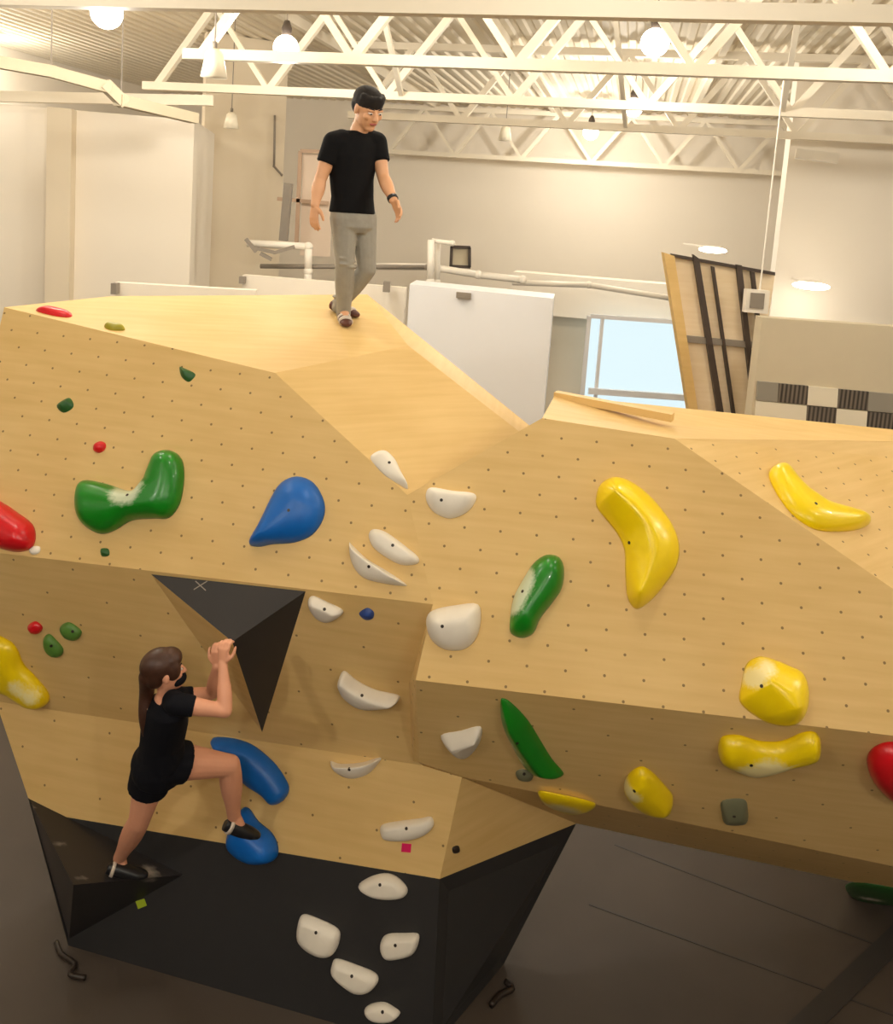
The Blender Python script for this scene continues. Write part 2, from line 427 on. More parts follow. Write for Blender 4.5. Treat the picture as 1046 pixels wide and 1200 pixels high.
# left upper panel
hold(pLF, [(92,575),(100,563),(125,567),(150,575),(165,571),(176,548),(184,532),(200,528),(213,538),(216,560),(211,590),(198,607),(180,608),(155,610),(136,621),(118,626),(100,616),(92,600)],
     [(112,593),(135,594),(160,592),(184,586),(195,565),(198,548)], .13, m_green, 'large glossy green U-shaped hold on the left upper panel', (149,580), [(152,578,.07,.75),(165,581,.05,.5)])
hold(pLF, [(292,636),(305,612),(318,582),(330,565),(348,558),(368,566),(380,588),(379,608),(366,627),(345,636),(320,638),(302,641)],
     [(315,625),(340,605),(350,590)], .12, m_blue, 'blue teardrop hold on the left upper panel', (338,598), sharp=.25)
hold(pLF, [(-25,578),(0,587),(20,600),(38,614),(42,630),(36,643),(18,647),(-5,640),(-30,620)], [(-10,605),(10,622),(25,630)], .12, m_red, 'glossy red bulging hold cut off by the left frame edge')
hold(pLF, [(34,645),(40,640),(47,641),(46,648),(38,650)], [(40,645)], .02, m_white, 'tiny pale foothold right below the red hold at far left')
hold(pLF, [(111,521),(118,517),(124,520),(123,527),(116,531),(110,528)], [(117,524)], .04, m_red, 'small round red foothold above the big green hold')
hold(pLF, [(66,475),(80,466),(86,472),(85,479),(74,484)], [(74,475),(80,471)], .035, m_dgreen, 'small dark green chip at upper left, left of the red dot hold', sharp=.6)
hold(pLF, [(210,430),(215,431),(229,438),(226,445),(220,448),(212,441)], [(217,436)], .035, m_dgreen, 'small dark green chip just below the top deck edge', sharp=.6)
hold(pLF, [(118,643),(127,643),(128,651),(119,652)], [(122,647)], .025, m_dgreen, 'tiny dark green foothold beneath the big green hold', sharp=.4)
hold(pLF, [(432,627),(438,620),(453,624),(475,640),(490,653),(488,661),(470,662),(452,653),(437,641)], [(450,634),(475,650)], .06, m_white, 'oval white hold, upper of the close pair on the left panel', (460,639), flat=.25)
hold(pLF, [(409,637),(413,639),(430,655),(450,667),(474,683),(474,687),(450,684),(425,677),(412,660)], [(415,645),(435,660),(462,678)], .07, m_white, 'white half-moon hold, lower of the close pair on the left panel', (432,664), sharp=.5)
# on the top deck and side slope
hold(pLT, [(42,364),(60,361),(83,368),(81,372),(62,370)], [(55,365),(72,368)], .04, m_red, 'flat red hold lying on the top deck at far left')
hold(pLT, [(122,383),(130,380),(142,382),(146,387),(130,387)], [(128,383),(140,385)], .04, m_olive, 'small olive hold lying on the top deck edge')
hold(pLS, [(434,538),(440,530),(452,529),(463,539),(470,555),(478,573),(466,567),(450,556)], [(446,538),(458,550),(470,566)], .05, m_white, 'pale white hold on the lit side slope above the valley', (456,542), sharp=.3)
# left overhang
hold(pLM, [(33,733),(42,728),(50,735),(46,742),(38,741)], [(41,735)], .04, m_red, 'small red foothold beside the small green pair')
hold(pLM, [(71,734),(80,729),(90,734),(96,741),(91,749),(80,748),(74,742)], [(80,738),(88,742)], .045, m_mgreen, 'small green chip, upper right of the green pair at far left', (85,740))
hold(pLM, [(52,747),(58,743),(66,750),(74,760),(72,768),(62,768),(53,760)], [(60,752),(66,762)], .045, m_mgreen, 'small green chip, lower left of the green pair at far left', (60,757))
hold(pLM, [(-15,745),(8,749),(20,760),(28,778),(42,793),(57,812),(55,825),(35,824),(10,810),(-15,800)], [(0,768),(14,783),(28,800),(42,813)], .1, m_yellow, 'yellow banana-shaped hold at the left frame edge', None, [(28,795,.05,.6),(45,808,.05,.6)])
hold(pLM, [(420,719),(430,712),(438,717),(437,725),(428,727)], [(431,719)], .03, m_dblue, 'tiny blue foothold on the brown overhang', sharp=.5)
hold(pLM, [(361,703),(367,698),(383,705),(402,715),(396,724),(382,730),(370,725),(362,712)], [(370,704),(392,714)], .06, m_white, 'white half-moon hold beside the upper black volume', (380,714), sharp=.4)
hold(pLM, [(398,792),(404,786),(418,797),(440,808),(466,814),(466,820),(445,828),(422,829),(403,816),(397,802)], [(403,792),(420,804),(442,813),(458,817)], .09, m_white, 'white crescent hold with thick lip in mid overhang', (424,815), sharp=.2)
# left lower panel
hold(pLL, [(387,892),(400,895),(425,893),(446,887),(443,895),(430,908),(410,913),(393,905)], [(395,895),(420,895),(438,890)], .07, m_white, 'flat-topped white half-moon hold at the crease of the lower panel', (409,902), sharp=.6)
hold(pLL, [(447,967),(460,963),(490,959),(505,957),(508,967),(498,978),(476,985),(452,984),(446,976)], [(460,970),(495,965)], .06, m_white, 'wide white bar hold above the pink tape', (476,971))
hold(pLL, [(248,867),(268,864),(295,872),(320,892),(334,911),(339,925),(332,938),(320,941),(308,930),(288,918),(268,895)], [(268,875),(292,890),(312,910),(324,928)], .1, m_blue, 'long blue curved hold behind the climber\'s knee', flat=.1)
bluB = hold(pLL, [(283,948),(292,947),(303,962),(319,976),(326,992),(323,1006),(302,1009),(282,1004),(268,990),(270,970)], [(290,972),(302,985),(308,992)], .14, m_blue, 'blue hold under the climber\'s raised foot')
# black base
for oc, sp, bo, lab, ht in (
    ([(420,1038),(432,1028),(450,1023),(465,1027),(477,1040),(474,1050),(455,1053),(435,1049)], [(438,1040),(462,1040)], (445,1037), 'white hold on the black base, topmost of the five', .06),
    ([(350,1080),(356,1071),(373,1076),(396,1088),(398,1102),(391,1117),(378,1120),(360,1113),(349,1100)], [(362,1086),(380,1105)], (370,1093), 'white hold on the black base, leftmost of the five', .07),
    ([(447,1101),(455,1094),(475,1093),(490,1094),(490,1106),(483,1118),(465,1123),(452,1122),(446,1112)], [(458,1110),(480,1103)], (463,1108), 'white hold on the black base, rightmost of the five', .06),
    ([(389,1130),(395,1123),(420,1131),(440,1140),(443,1150),(433,1161),(416,1163),(400,1152),(389,1140)], [(402,1138),(428,1150)], (412,1144), 'white hold on the black base, second from the bottom', .06),
    ([(427,1183),(435,1176),(450,1174),(462,1180),(469,1187),(460,1195),(445,1197),(432,1192)], [(440,1185),(458,1187)], (448,1186), 'white hold on the black base, lowest one near the floor', .05)):
    hold(pLL, oc, sp, ht, m_white, lab, bo, flat=.35)
# right upper panel
hold(pRF, [(499,577),(506,571),(530,575),(555,578),(557,588),(546,601),(527,608),(509,601),(500,589)], [(512,581),(545,584)], .07, m_white, 'white half-moon hold at top left of the right boulder', (517,586), sharp=.3)
hold(pRF, [(499,727),(507,715),(533,709),(560,708),(563,730),(556,751),(541,762),(520,761),(504,748)], [(515,732),(545,728)], .11, m_white, 'largest white hold, with ridge, in the valley beside right boulder edge', (518,734), sharp=.35)
hold(pRF, [(597,730),(601,702),(612,680),(625,660),(640,650),(655,653),(661,668),(658,690),(646,708),(633,725),(625,742),(612,748),(599,743)], [(615,718),(630,695),(644,672)], .12, m_green, 'tall green hold with chalky left side on the right boulder', (612,693), [(603,692,.06,.9),(612,675,.05,.8),(600,712,.04,.6)], sharp=.2)
hold(pRF, [(698,592),(701,571),(714,560),(730,560),(750,571),(770,590),(788,615),(796,640),(792,665),(775,690),(760,706),(745,714),(735,700),(732,670),(731,645),(722,625),(708,607)],
     [(718,580),(745,605),(762,635),(757,668),(746,695)], .15, m_yellow, 'large yellow curved hold high on the right boulder', (737,636), sharp=.65)
hold(pRF, [(868,802),(874,778),(889,769),(905,772),(925,780),(941,789),(948,810),(945,835),(931,850),(905,849),(882,838),(866,822)], [(895,800),(915,815),(922,828)], .15, m_yellow, 'bulbous yellow hold at the lower right edge of the right panel', (892,804), [(878,795,.04,.8),(895,782,.04,.65)], sharp=.55)
hold(pRS, [(900,556),(907,547),(920,549),(938,571),(960,588),(985,597),(1010,605),(1018,614),(1000,622),(966,623),(945,616),(925,600),(908,576)], [(912,560),(935,588),(958,606),(995,613)], .09, m_yellow, 'yellow crescent hold on the right side slope', (956,590))
# right overhang band
hold(pRB, [(516,862),(540,856),(563,851),(563,868),(553,884),(541,890),(527,880)], [(532,866),(556,858)], .08, m_white, 'white wedge hold on the brown overhang band', None, sharp=.7)
hold(pRB, [(586,822),(590,818),(600,824),(618,843),(632,865),(646,888),(660,905),(657,909),(640,907),(615,899),(601,877),(588,848)], [(598,842),(615,868),(635,893)], .09, m_green, 'pointed green leaf-shaped hold on the overhang band', (606,871), [(597,866,.04,.7),(606,884,.04,.7)], sharp=.55)
hold(pRB, [(604,905),(612,901),(624,906),(622,914),(608,913)], [(614,907)], .03, m_grey, 'tiny grey foothold beneath the green leaf hold', (614,907))
hold(pRB, [(732,914),(740,903),(752,898),(765,905),(778,919),(788,932),(785,944),(770,948),(746,942),(732,928)], [(748,915),(765,927),(774,935)], .1, m_yellow, 'small egg-shaped yellow hold low on the overhang band', (743,927), [(738,916,.05,.8)])
hold(pRB, [(841,875),(846,863),(865,861),(890,868),(915,868),(940,858),(955,858),(961,869),(955,882),(930,887),(905,897),(880,902),(855,893),(843,886)], [(855,875),(885,884),(915,880),(947,870)], .1, m_yellow, 'yellow banana hold with pale chalky middle on the overhang band', (880,897), [(880,892,.09,.95),(905,886,.07,.8)])
hold(pRB, [(846,938),(871,936),(876,948),(874,964),(850,965),(845,952)], [(853,953),(868,953)], .05, m_grey, 'square grey-green foothold low on the overhang band', (860,957), sharp=.4)
hold(pRB, [(1015,890),(1024,875),(1046,869),(1080,878),(1088,905),(1062,932),(1040,930),(1021,911)], [(1045,895),(1060,903)], .13, m_red, 'glossy red hold cut off by the right frame edge')
pRU = plane(N1, N2, NU)
hold(pRU, [(630,928),(650,930),(690,939),(696,945),(668,950),(645,944)], [(648,936),(675,943)], .05, m_yellow, 'pale yellow hold half hidden under the right boulder', None, [(655,938,.1,.8)])
hold(pRU, [(990,1040),(1004,1034),(1046,1040),(1072,1050),(1046,1058),(1006,1055)], [(1012,1045),(1050,1050)], .05, m_dgreen, 'grey-green chalked hold on the underside at lower right', None, [(1020,1045,.08,.6)])
pRet = plane(W4, T1, W3)
hold(pRet, [(530,993),(537,991),(538,998),(531,1000)], [(534,995)], .02, m_bolt, 'tiny dark foothold on the shaded return panel')
# ------------------------------------------------------------------ floor mats: seams and edge
bm = bmesh.new()
def strip(a, b, w, z=.006):
    a = onz(*a); b = onz(*b); d = (b-a).normalized(); s = V((-d.y, d.x, 0))*w/2
    vs = [V((p.x, p.y, z)) for p in (a-s, a+s, b+s, b-s)]
    t = [bm.verts.new(p) for p in vs]; q = [bm.verts.new(V((p.x, p.y, -.002))) for p in vs]
    bm.faces.new(t); bm.faces.new(list(reversed(q)))
    for i in range(4): bm.faces.new((t[i], t[(i+1) % 4], q[(i+1) % 4], q[i]))
strip((1075, 1075), (930, 1215), .14)
seam = bm_obj('mat_seam_cover', bm, m_seam); meta(seam, 'dark strip covering the seam between floor mats at lower right', 'floor strip')
bm = bmesh.new()
strip((720, 990), (1046, 1115), .012, .003); seam = bm_obj('mat_joint', bm, m_seam); meta(seam, 'thin dark joint between floor mats, nearest under the right boulder', 'floor joint')
bm = bmesh.new(); strip((690, 1060), (1046, 1190), .01, .003); seam = bm_obj('mat_joint', bm, m_seam); meta(seam, 'thin dark joint between floor mats, farther below the right boulder', 'floor joint')
bm = bmesh.new(); tube(bm, catmull([onz(66, 1104, .02), onz(72, 1118, .02), onz(88, 1130, .02), onz(82, 1142, .02), onz(100, 1146, .02)], 4, False), .016, 8)
meta(bm_obj('strap', bm, m_bolt, None, True), 'dark crumpled strap on the floor at the bottom left base corner', 'strap')
bm = bmesh.new(); tube(bm, catmull([onz(592, 1150, .02), onz(600, 1158, .025), onz(585, 1166, .02), onz(575, 1178, .02)], 4, False), .02, 8)
meta(bm_obj('strap', bm, m_bolt, None, True), 'dark strap on the floor right of the black base', 'strap')
LK = 1.0; PW = 170; EXPO = 0.27
# ------------------------------------------------------------------ roof trusses
ZB = CAMZ+1.5
def truss(v, u0, u1, label, zb=ZB, ht=1.12, pitch=.85, ch=.11):
    t = empty('roof_truss', U((u0+u1)/2, v, zb), label, 'roof truss', 'cream steel roof trusses')
    bm = bmesh.new(); ubox(bm, u0, u1, v-ch/2, v+ch/2, zb-ch/2, zb+ch/2); bm_obj('bottom_chord', bm, m_steel, t)
    bm = bmesh.new(); ubox(bm, u0, u1, v-ch/2, v+ch/2, zb+ht-ch/2, zb+ht+ch/2); bm_obj('top_chord', bm, m_steel, t)
    k = 0; u = u0+.2
    while u+pitch < u1:
        a, b = (zb, zb+ht) if k % 2 == 0 else (zb+ht, zb)
        bm = bmesh.new(); bar(bm, U(u, v, a), U(u+pitch, v, b), .07 if k % 2 else .09); bm_obj('brace', bm, m_steel, t)
        u += pitch; k += 1
    return t
truss(6.0, -7.5, 5.4, 'nearest roof truss, crossing the very top of the picture', zb=CAMZ+1.42)
truss(8.6, -4.9, 6.6, 'second nearest roof truss, bright lower chord above the standing man')
truss(11.2, -7.0, 8.0, 'third roof truss, lower chord just above the standing man\'s head')
truss(13.7, -4.8, 9.5, 'fourth roof truss, lower chord at the standing man\'s head level')
truss(21.2, -6.5, 7.8, 'farthest roof truss, running along the back wall', zb=CAMZ+1.45)
# purlins / bridging running the other way
for i, u in enumerate((-5.2, -2.2, 1.0, 4.2, 7.4)):
    bm = bmesh.new(); ubox(bm, u-.05, u+.05, 3.2, 21.6, ZR-.16, ZR-.012)
    meta(bm_obj('roof_beam', bm, m_steel), 'cream beam under the roof deck, crossing above the trusses', 'beam', 'beams under the roof deck')
for i, (a, b) in enumerate((((90, 8), (30, 60)), ((560, 118), (452, 60)), ((955, 30), (1000, 120)))):
    pass
# sway braces (long diagonals between trusses)
for a, b, l in ((U(-2.9, 8.6, ZB+1.1), U(-3.2, 11.2, ZB), 'diagonal sway brace between trusses at the upper left'),
                (U(1.3, 8.6, ZB+1.1), U(1.6, 11.2, ZB), 'diagonal sway brace between trusses in the upper middle'),
                (U(3.6, 8.6, ZB+1.1), U(3.9, 11.2, ZB), 'diagonal sway brace between trusses at the upper right'),
                (U(-.5, 11.2, ZB+1.1), U(-.3, 13.7, ZB), 'diagonal sway brace right of the standing man\'s head')):
    bm = bmesh.new(); bar(bm, a, b, .06); meta(bm_obj('sway_brace', bm, m_steel), l, 'brace')
# ------------------------------------------------------------------ lamps
LIGHTS = []
def point(name, loc, power, col=(1, .955, .86), r=.12, parent=None):
    l = bpy.data.lights.new(name, 'POINT'); l.energy = power; l.color = col; l.shadow_soft_size = r
    o = bpy.data.objects.new(name, l); C.objects.link(o); o.location = loc
    return o
def pendant(p, r, label, lit=True, power=0, top=ZR):
    e = empty('high_bay_lamp', p, label, 'lamp', 'lit bulbs hung under the roof' if lit else 'white lamp shades')
    if lit:
        bm = bmesh.new(); bmesh.ops.create_uvsphere(bm, u_segments=24, v_segments=16, radius=r, matrix=M.Translation(p)); bm_obj('bulb', bm, m_lamp, e, True)
        bm = bmesh.new(); tube(bm, [p+V((0, 0, r*.8)), p+V((0, 0, r*1.5)), p+V((0, 0, r*2.1))], [r*.35, r*.42, r*.2], 14); bm_obj('socket', bm, m_dark, e, True)
    else:
        bm = bmesh.new(); tube(bm, [p+V((0, 0, -r)), p+V((0, 0, r*.7)), p+V((0, 0, r))], [r*.95, r*.62, r*.3], 20); bm_obj('lamp_shade', bm, m_shade, e, True)
        bm = bmesh.new(); tube(bm, [p+V((0, 0, r)), p+V((0, 0, r*1.5))], r*.18, 10); bm_obj('socket', bm, m_mid, e, True)
    bm = bmesh.new(); tube(bm, [p+V((0, 0, r*1.4)), V((p.x, p.y, top))], .008, 6); bm_obj('cord', bm, m_mid, e)
lamps = [((125, 15), 7.6, .135, 'lit bulb at the top left corner'), ((335, 56), 9.8, .14, 'lit bulb upper left of the standing man'),
         ((767, 50), 9.4, .15, 'lit bulb upper right, the brightest one'), ((742, 126), 15, .16, 'lit bulb behind the third truss, right of centre'),
         ((692, 155), 19, .17, 'small far lit bulb below the fourth truss')]
for (x, y), Y, r, l in lamps:
    p = P(x, y, Y); pendant(p, r, l)
for (x, y), Y, r, l in [((251, 74), 8.2, .13, 'large pale lamp shade at upper left'), ((271, 141), 13.2, .12, 'small white lamp shade against the corner wall'), ((592, 156), 17, .14, 'far white lamp shade right of the standing man')]:
    pendant(P(x, y, Y), r, l, False)
# flush discs on the far walls
def disc_lamp(p, r, label, power):
    e = empty('disc_lamp', p, label, 'lamp')
    bm = bmesh.new(); bmesh.ops.create_uvsphere(bm, u_segments=24, v_segments=12, radius=1, matrix=M.Translation(p)@M.Diagonal((r, r, r*.22, 1))); bm_obj('diffuser', bm, m_lamp, e, True)
    bm = bmesh.new(); tube(bm, [p+V((0, .05, r*.1)), p+V((0, .05, r*.3))], [r*.7, r*.5], 16); bm_obj('housing', bm, m_pipe, e, True)
    bm = bmesh.new(); bar(bm, p+V((0, 0, r*.2)), p+V((0, 2.15 if p.y > 14 else .7, r*.2)), .03); bm_obj('arm', bm, m_pipe, e)
# ------------------------------------------------------------------ far surroundings
def wallq(name, x0, x1, yt, Y0, Y1, m, zb=0, kind='structure', ztop=None, depth=.25):
    """vertical wall slab seen between pixel columns x0..x1 with top at pixel row yt (given at x0)"""
    a = P(x0, yt, Y0); b = P(x1, yt, Y1); zt_ = ztop if ztop is not None else a.z
    d = (b-a); d.z = 0; d.normalize(); nrm = V((-d.y, d.x, 0))
    if nrm.y < 0: nrm = -nrm
    bm = bmesh.new(); c0 = V((a.x, a.y, zb)); c1 = V((b.x, b.y, zb)); up = V((0, 0, zt_-zb))
    vs = [bm.verts.new(p) for p in (c0, c1, c1+up, c0+up, c0+nrm*depth, c1+nrm*depth, c1+nrm*depth+up, c0+nrm*depth+up)]
    for q in ((0, 1, 2, 3), (5, 4, 7, 6), (4, 0, 3, 7), (1, 5, 6, 2), (3, 2, 6, 7), (4, 5, 1, 0)): bm.faces.new([vs[i] for i in q])
    o = bm_obj(name, bm, m)
    if kind: o['kind'] = kind
    return o
wallq('wall_left_bay', -120, 228, 132, 11.6, 12.2, m_wall, ztop=CAMZ+1.05, depth=2.4)
wallq('trim_1', 55, 84, 132, 11.62, 11.68, m_wall2, ztop=CAMZ+1.04, depth=.3)      # shallow pilaster
wallq('wall_corner', 240, 335, 132, 14.8, 15.4, m_wall2, ztop=ZR, depth=.3)
wallq('wall_right_bay', 925, 1300, 172, 13.4, 12.6, m_wall, ztop=ZR, depth=.4)
# ceiling soffit above left bay
p1, p2 = P(-60, 112, 11.4), P(250, 118, 12.0)
bm = bmesh.new(); bar(bm, p1, p2, .1, .14); meta(bm_obj('steel_beam', bm, m_steel), 'white horizontal beam above the left wall', 'beam')
# duct
dp = [P(-30, 68, 9.5), P(60, 84, 9.8), P(126, 102, 10.0), P(142, 118, 10.1), P(225, 138, 11.2)]
e = empty('conduit_duct', dp[2], 'grey-cream square duct bending across the upper left', 'duct')
for i, (a, b) in enumerate(zip(dp, dp[1:])):
    bm = bmesh.new(); bar(bm, a-(b-a).normalized()*.05, b+(b-a).normalized()*.05, .14, .13); bm_obj('duct_section', bm, m_beige, e)
for a in (dp[1], dp[3]):
    bm = bmesh.new(); tube(bm, [a, V((a.x, a.y, ZR))], .008, 6); bm_obj('hanger_rod', bm, m_mid, e)
# partition behind the boulder
pz = None
part1 = wallq('partition_wall', 134, 300, 331, 9.8, 10.0, m_wall, kind=None, depth=.15); meta(part1, 'low white partition behind the left boulder', 'partition')
part2 = wallq('partition_wall', 284, 476, 322, 11.8, 11.55, m_wall, kind=None, depth=.15); meta(part2, 'low white partition behind the standing man\'s legs', 'partition')
for (x, y, w, h, Y, l) in ((135, 338, 6, 13, 9.7, 'small grey outlet box on the left of the low partition'), (284, 328, 6, 8, 11.7, 'tiny dark outlet box at partition end near the corner'),
                        (453, 336, 8, 12, 11.4, 'small dark outlet box right of the standing man\'s legs')):
    c = P(x, y, Y); s = Y/1000/2
    bm = bmesh.new(); hexa(bm, c, V((w*s, 0, 0)), V((0, .06, 0)), V((0, 0, h*s)))
    o = bm_obj('outlet_box', bm, m_mid); meta(o, l, 'outlet box')
# bright white block
a = P(480, 333, 10.6); b = P(648, 352, 10.0)
zt_ = a.z
bm = bmesh.new(); c2 = V((b.x+.1, b.y+.7, 0)); c3 = V((a.x+.05, a.y+.7, 0))
base = [V((a.x, a.y, 0)), V((b.x, b.y, 0)), c2, c3]; up = V((0, 0, zt_))
lo = [bm.verts.new(p) for p in base]; hi = [bm.verts.new(p+up) for p in base]
bm.faces.new(hi); bm.faces.new(lo)
for i in range(4): bm.faces.new((lo[i], lo[(i+1) % 4], hi[(i+1) % 4], hi[i]))
o = bm_obj('white_block', bm, m_cool); meta(o, 'big smooth cool white box wall between the two boulders', 'partition')
c = P(543, 346, 10.35); bm = bmesh.new(); hexa(bm, c, V((.09, 0, 0)), V((0, .05, 0)), V((0, 0, .035)))
meta(bm_obj('vent_grille', bm, m_mid), 'small grey vent near the top of the cool white block', 'vent')
# pipes and rails
def pipe(name, pts, Y, r, m, label, cat, foot=False):
    bm = bmesh.new(); q = [P(x, y, Y[i] if isinstance(Y, (list, tuple)) else Y) for i, (x, y) in enumerate(pts)]
    for i in range(len(q)-1):
        tube(bm, [q[i], q[i+1]], r, 10)
        bmesh.ops.create_uvsphere(bm, u_segments=10, v_segments=8, radius=r*1.25, matrix=M.Translation(q[i+1]))
    if foot: tube(bm, [q[-1], V((q[-1].x, q[-1].y, 0))], r, 10)
    meta(bm_obj(name, bm, m, None, True), label, cat)
pipe('bent_pipe', [(290, 285), (361, 289), (361, 318)], 12.5, .055, m_pipe, 'white pipe with right-angle bend left of the standing man', 'pipe', True)
pipe('wall_pipe', [(305, 312), (500, 313)], 12.6, .035, m_mid, 'thin grey pipe running behind the standing man\'s legs', 'pipe')
pipe('wall_pipe', [(440, 312), (505, 313), (560, 322), (612, 328)], 12.9, .055, m_pipe, 'thick white pipe with joints right of the standing man', 'pipe')
pipe('conduit', [(322, 135), (321, 195), (330, 205)], 15.28, .02, m_mid, 'thin conduit running down the corner wall', 'conduit')
pipe('upright_pipe', [(505, 281), (504, 330)], 12.0, .05, m_pipe, 'left white upright post of the pipe rail', 'post', True)
pipe('upright_pipe', [(513, 284), (512, 330)], 12.2, .04, m_pipe, 'right white upright post of the pipe rail', 'post', True)
pipe('rail_arm', [(506, 282), (530, 285)], 12.05, .035, m_pipe, 'short white arm at the top of the pipe posts', 'rail')
pipe('wall_pipe', [(600, 331), (690, 334), (790, 350)], 14.5, .05, m_pipe, 'long white pipe below the back wall, above the window', 'pipe')
# bracket with machine arm
bk = empty('wall_bracket', P(305, 300, 12.3), 'dark metal bracket under the white bent pipe', 'bracket')
for a_, b_ in (((288, 280), (300, 295)), ((296, 290), (322, 296)), ((322, 296), (345, 289)), ((305, 297), (318, 304))):
    bm = bmesh.new(); bar(bm, P(*a_, 12.3), P(*b_, 12.3), .05); bm_obj('strut', bm, m_mid, bk)
c = P(336, 248, 13.2); bm = bmesh.new(); bar(bm, P(338, 215, 13.2), P(332, 282, 13.2), .14, .12); meta(bm_obj('metal_column', bm, m_mid), 'grey vertical box column left of the standing man', 'column')
fr = empty('door_frame', P(358, 230, 14.2), 'pinkish frame on the back wall behind the standing man\'s arm', 'frame')
m_fr = mat('brown_pink_frame', rgb(190, 160, 135), .6); m_frp = mat('pale_pink_board', rgb(232, 212, 192), .7)
for a_, b_ in (((352, 177), (347, 290)), ((352, 177), (384, 178)), ((325, 233), (385, 238))):
    bm = bmesh.new(); bar(bm, P(*a_, 14.2), P(*b_, 14.2), .06); bm_obj('frame_bar', bm, m_fr, fr)
bm = bmesh.new(); bar(bm, P(373, 181, 14.33), P(369, 300, 14.33), .03, .5, V((1, 0, 0))); bm_obj('board', bm, m_frp, fr)
fr = empty('small_frame', P(539, 300, 20.5), 'small dark open frame on the back wall right of the pipe posts', 'frame')
for a_, b_ in (((528, 289), (551, 290)), ((528, 312), (551, 313)), ((529, 289), (528, 313)), ((550, 290), (550, 313))):
    bm = bmesh.new(); bar(bm, P(*a_, 20.5), P(*b_, 20.5), .07); bm_obj('frame_bar', bm, m_dark, fr)
bm = bmesh.new(); bar(bm, P(529, 301, 20.56), P(550, 301, 20.56), .04, .42); bm_obj('pane', bm, m_beige, fr)
# soffit and window recess
wallq('wall_recess', 600, 1000, 334, 16.8, 15.6, m_wall, zb=CAMZ-1.85, ztop=CAMZ-1.05, depth=.6)
wallq('wall_window', 560, 1000, 370, 17.4, 16.2, m_wall2, zb=0, ztop=CAMZ-1.8, depth=.2)
def rectf(name, x0, x1, y0, y1, Y, m, parent, th=.04):
    q = [P(x0, y0, Y), P(x1, y0+(x1-x0)*.07, Y), P(x1-(y1-y0)*.09, y1+(x1-x0)*.07, Y), P(x0-(y1-y0)*.09, y1, Y)]
    bm = bmesh.new(); f = [bm.verts.new(p) for p in q]; g_ = [bm.verts.new(p+V((0, th, 0))) for p in q]
    bm.faces.new(f); bm.faces.new(list(reversed(g_)))
    for i in range(4): bm.faces.new((f[i], f[(i+1) % 4], g_[(i+1) % 4], g_[i]))
    return bm_obj(name, bm, m, parent)
YW = 15.9
w = empty('window_1', P(745, 420, YW), None, None); w['kind'] = 'structure'
rectf('pane', 692, 812, 372, 478, YW, m_glass, w)
for x0, x1, y0, y1 in ((688, 693, 370, 485), (704, 708, 373, 485), (692, 815, 368, 373)): rectf('window_frame', x0, x1, y0, y1, YW-.06, m_cool, w, .06)
rectf('window_sill', 690, 815, 455, 462, YW-.1, m_cool, w, .1)
# leaning framed panel
YP = 9.6
lp = empty('leaning_panel', P(845, 500, YP), 'tilted plywood panel seen from behind with dark frame bars', 'panel')
m_ply2 = plywood('pale_plywood_back', rgb(246, 226, 192), False)
def lean(name, pts, Y, m, th=.03):
    bm = bmesh.new(); q = [P(x, y, Y) for x, y in pts]; f = [bm.verts.new(p) for p in q]; g_ = [bm.verts.new(p+V((0, th, 0))) for p in q]
    bm.faces.new(f); bm.faces.new(list(reversed(g_)))
    for i in range(len(q)): bm.faces.new((f[i], f[(i+1) % len(q)], g_[(i+1) % len(q)], g_[i]))
    poly_uv(bm); return bm_obj(name, bm, m, lp)
lean('plywood_sheet', [(787, 301), (817, 304), (868, 640), (838, 640)], YP, m_ply2)
lean('plywood_sheet', [(817, 304), (865, 313), (905, 640), (868, 640)], YP, m_ply2)
lean('plywood_sheet', [(865, 313), (908, 321), (858, 640), (850, 640)], YP+.02, m_ply2)
lean('edge_board', [(778, 296), (790, 300), (842, 640), (832, 640)], YP-.12, m_woodp, .14)
lean('frame_bar', [(812, 298), (819, 303), (873, 640), (865, 640)], YP-.07, m_dark, .06)
lean('frame_bar', [(834, 312), (837, 313), (884, 640), (880, 640)], YP-.07, m_dark, .06)
lean('frame_bar', [(863, 310), (869, 311), (907, 640), (900, 640)], YP-.07, m_dark, .06)
lean('frame_bar', [(880, 318), (884, 319), (893, 395), (889, 395)], YP-.07, m_dark, .06)
lean('cross_bar', [(800, 393), (892, 402), (892, 409), (802, 401)], YP-.05, m_mid, .05)
lean('top_bar', [(786, 297), (908, 319), (908, 323), (787, 301)], YP-.05, m_dark, .05)
vb = empty('vent_box', P(887, 353, 9.3), 'small white framed vent hanging in front of the tilted panel', 'vent')
rectf('vent_frame', 875, 902, 339, 366, 9.35, m_pipe, vb, .1); rectf('grille', 880, 896, 343, 361, 9.33, m_mid, vb, .02)
bm = bmesh.new(); tube(bm, [P(890, 340, 9.42), P(890, 340, 9.42)+V((0, 0, 2.4))], .01, 6); bm_obj('hanger_rod', bm, m_pipe, vb)
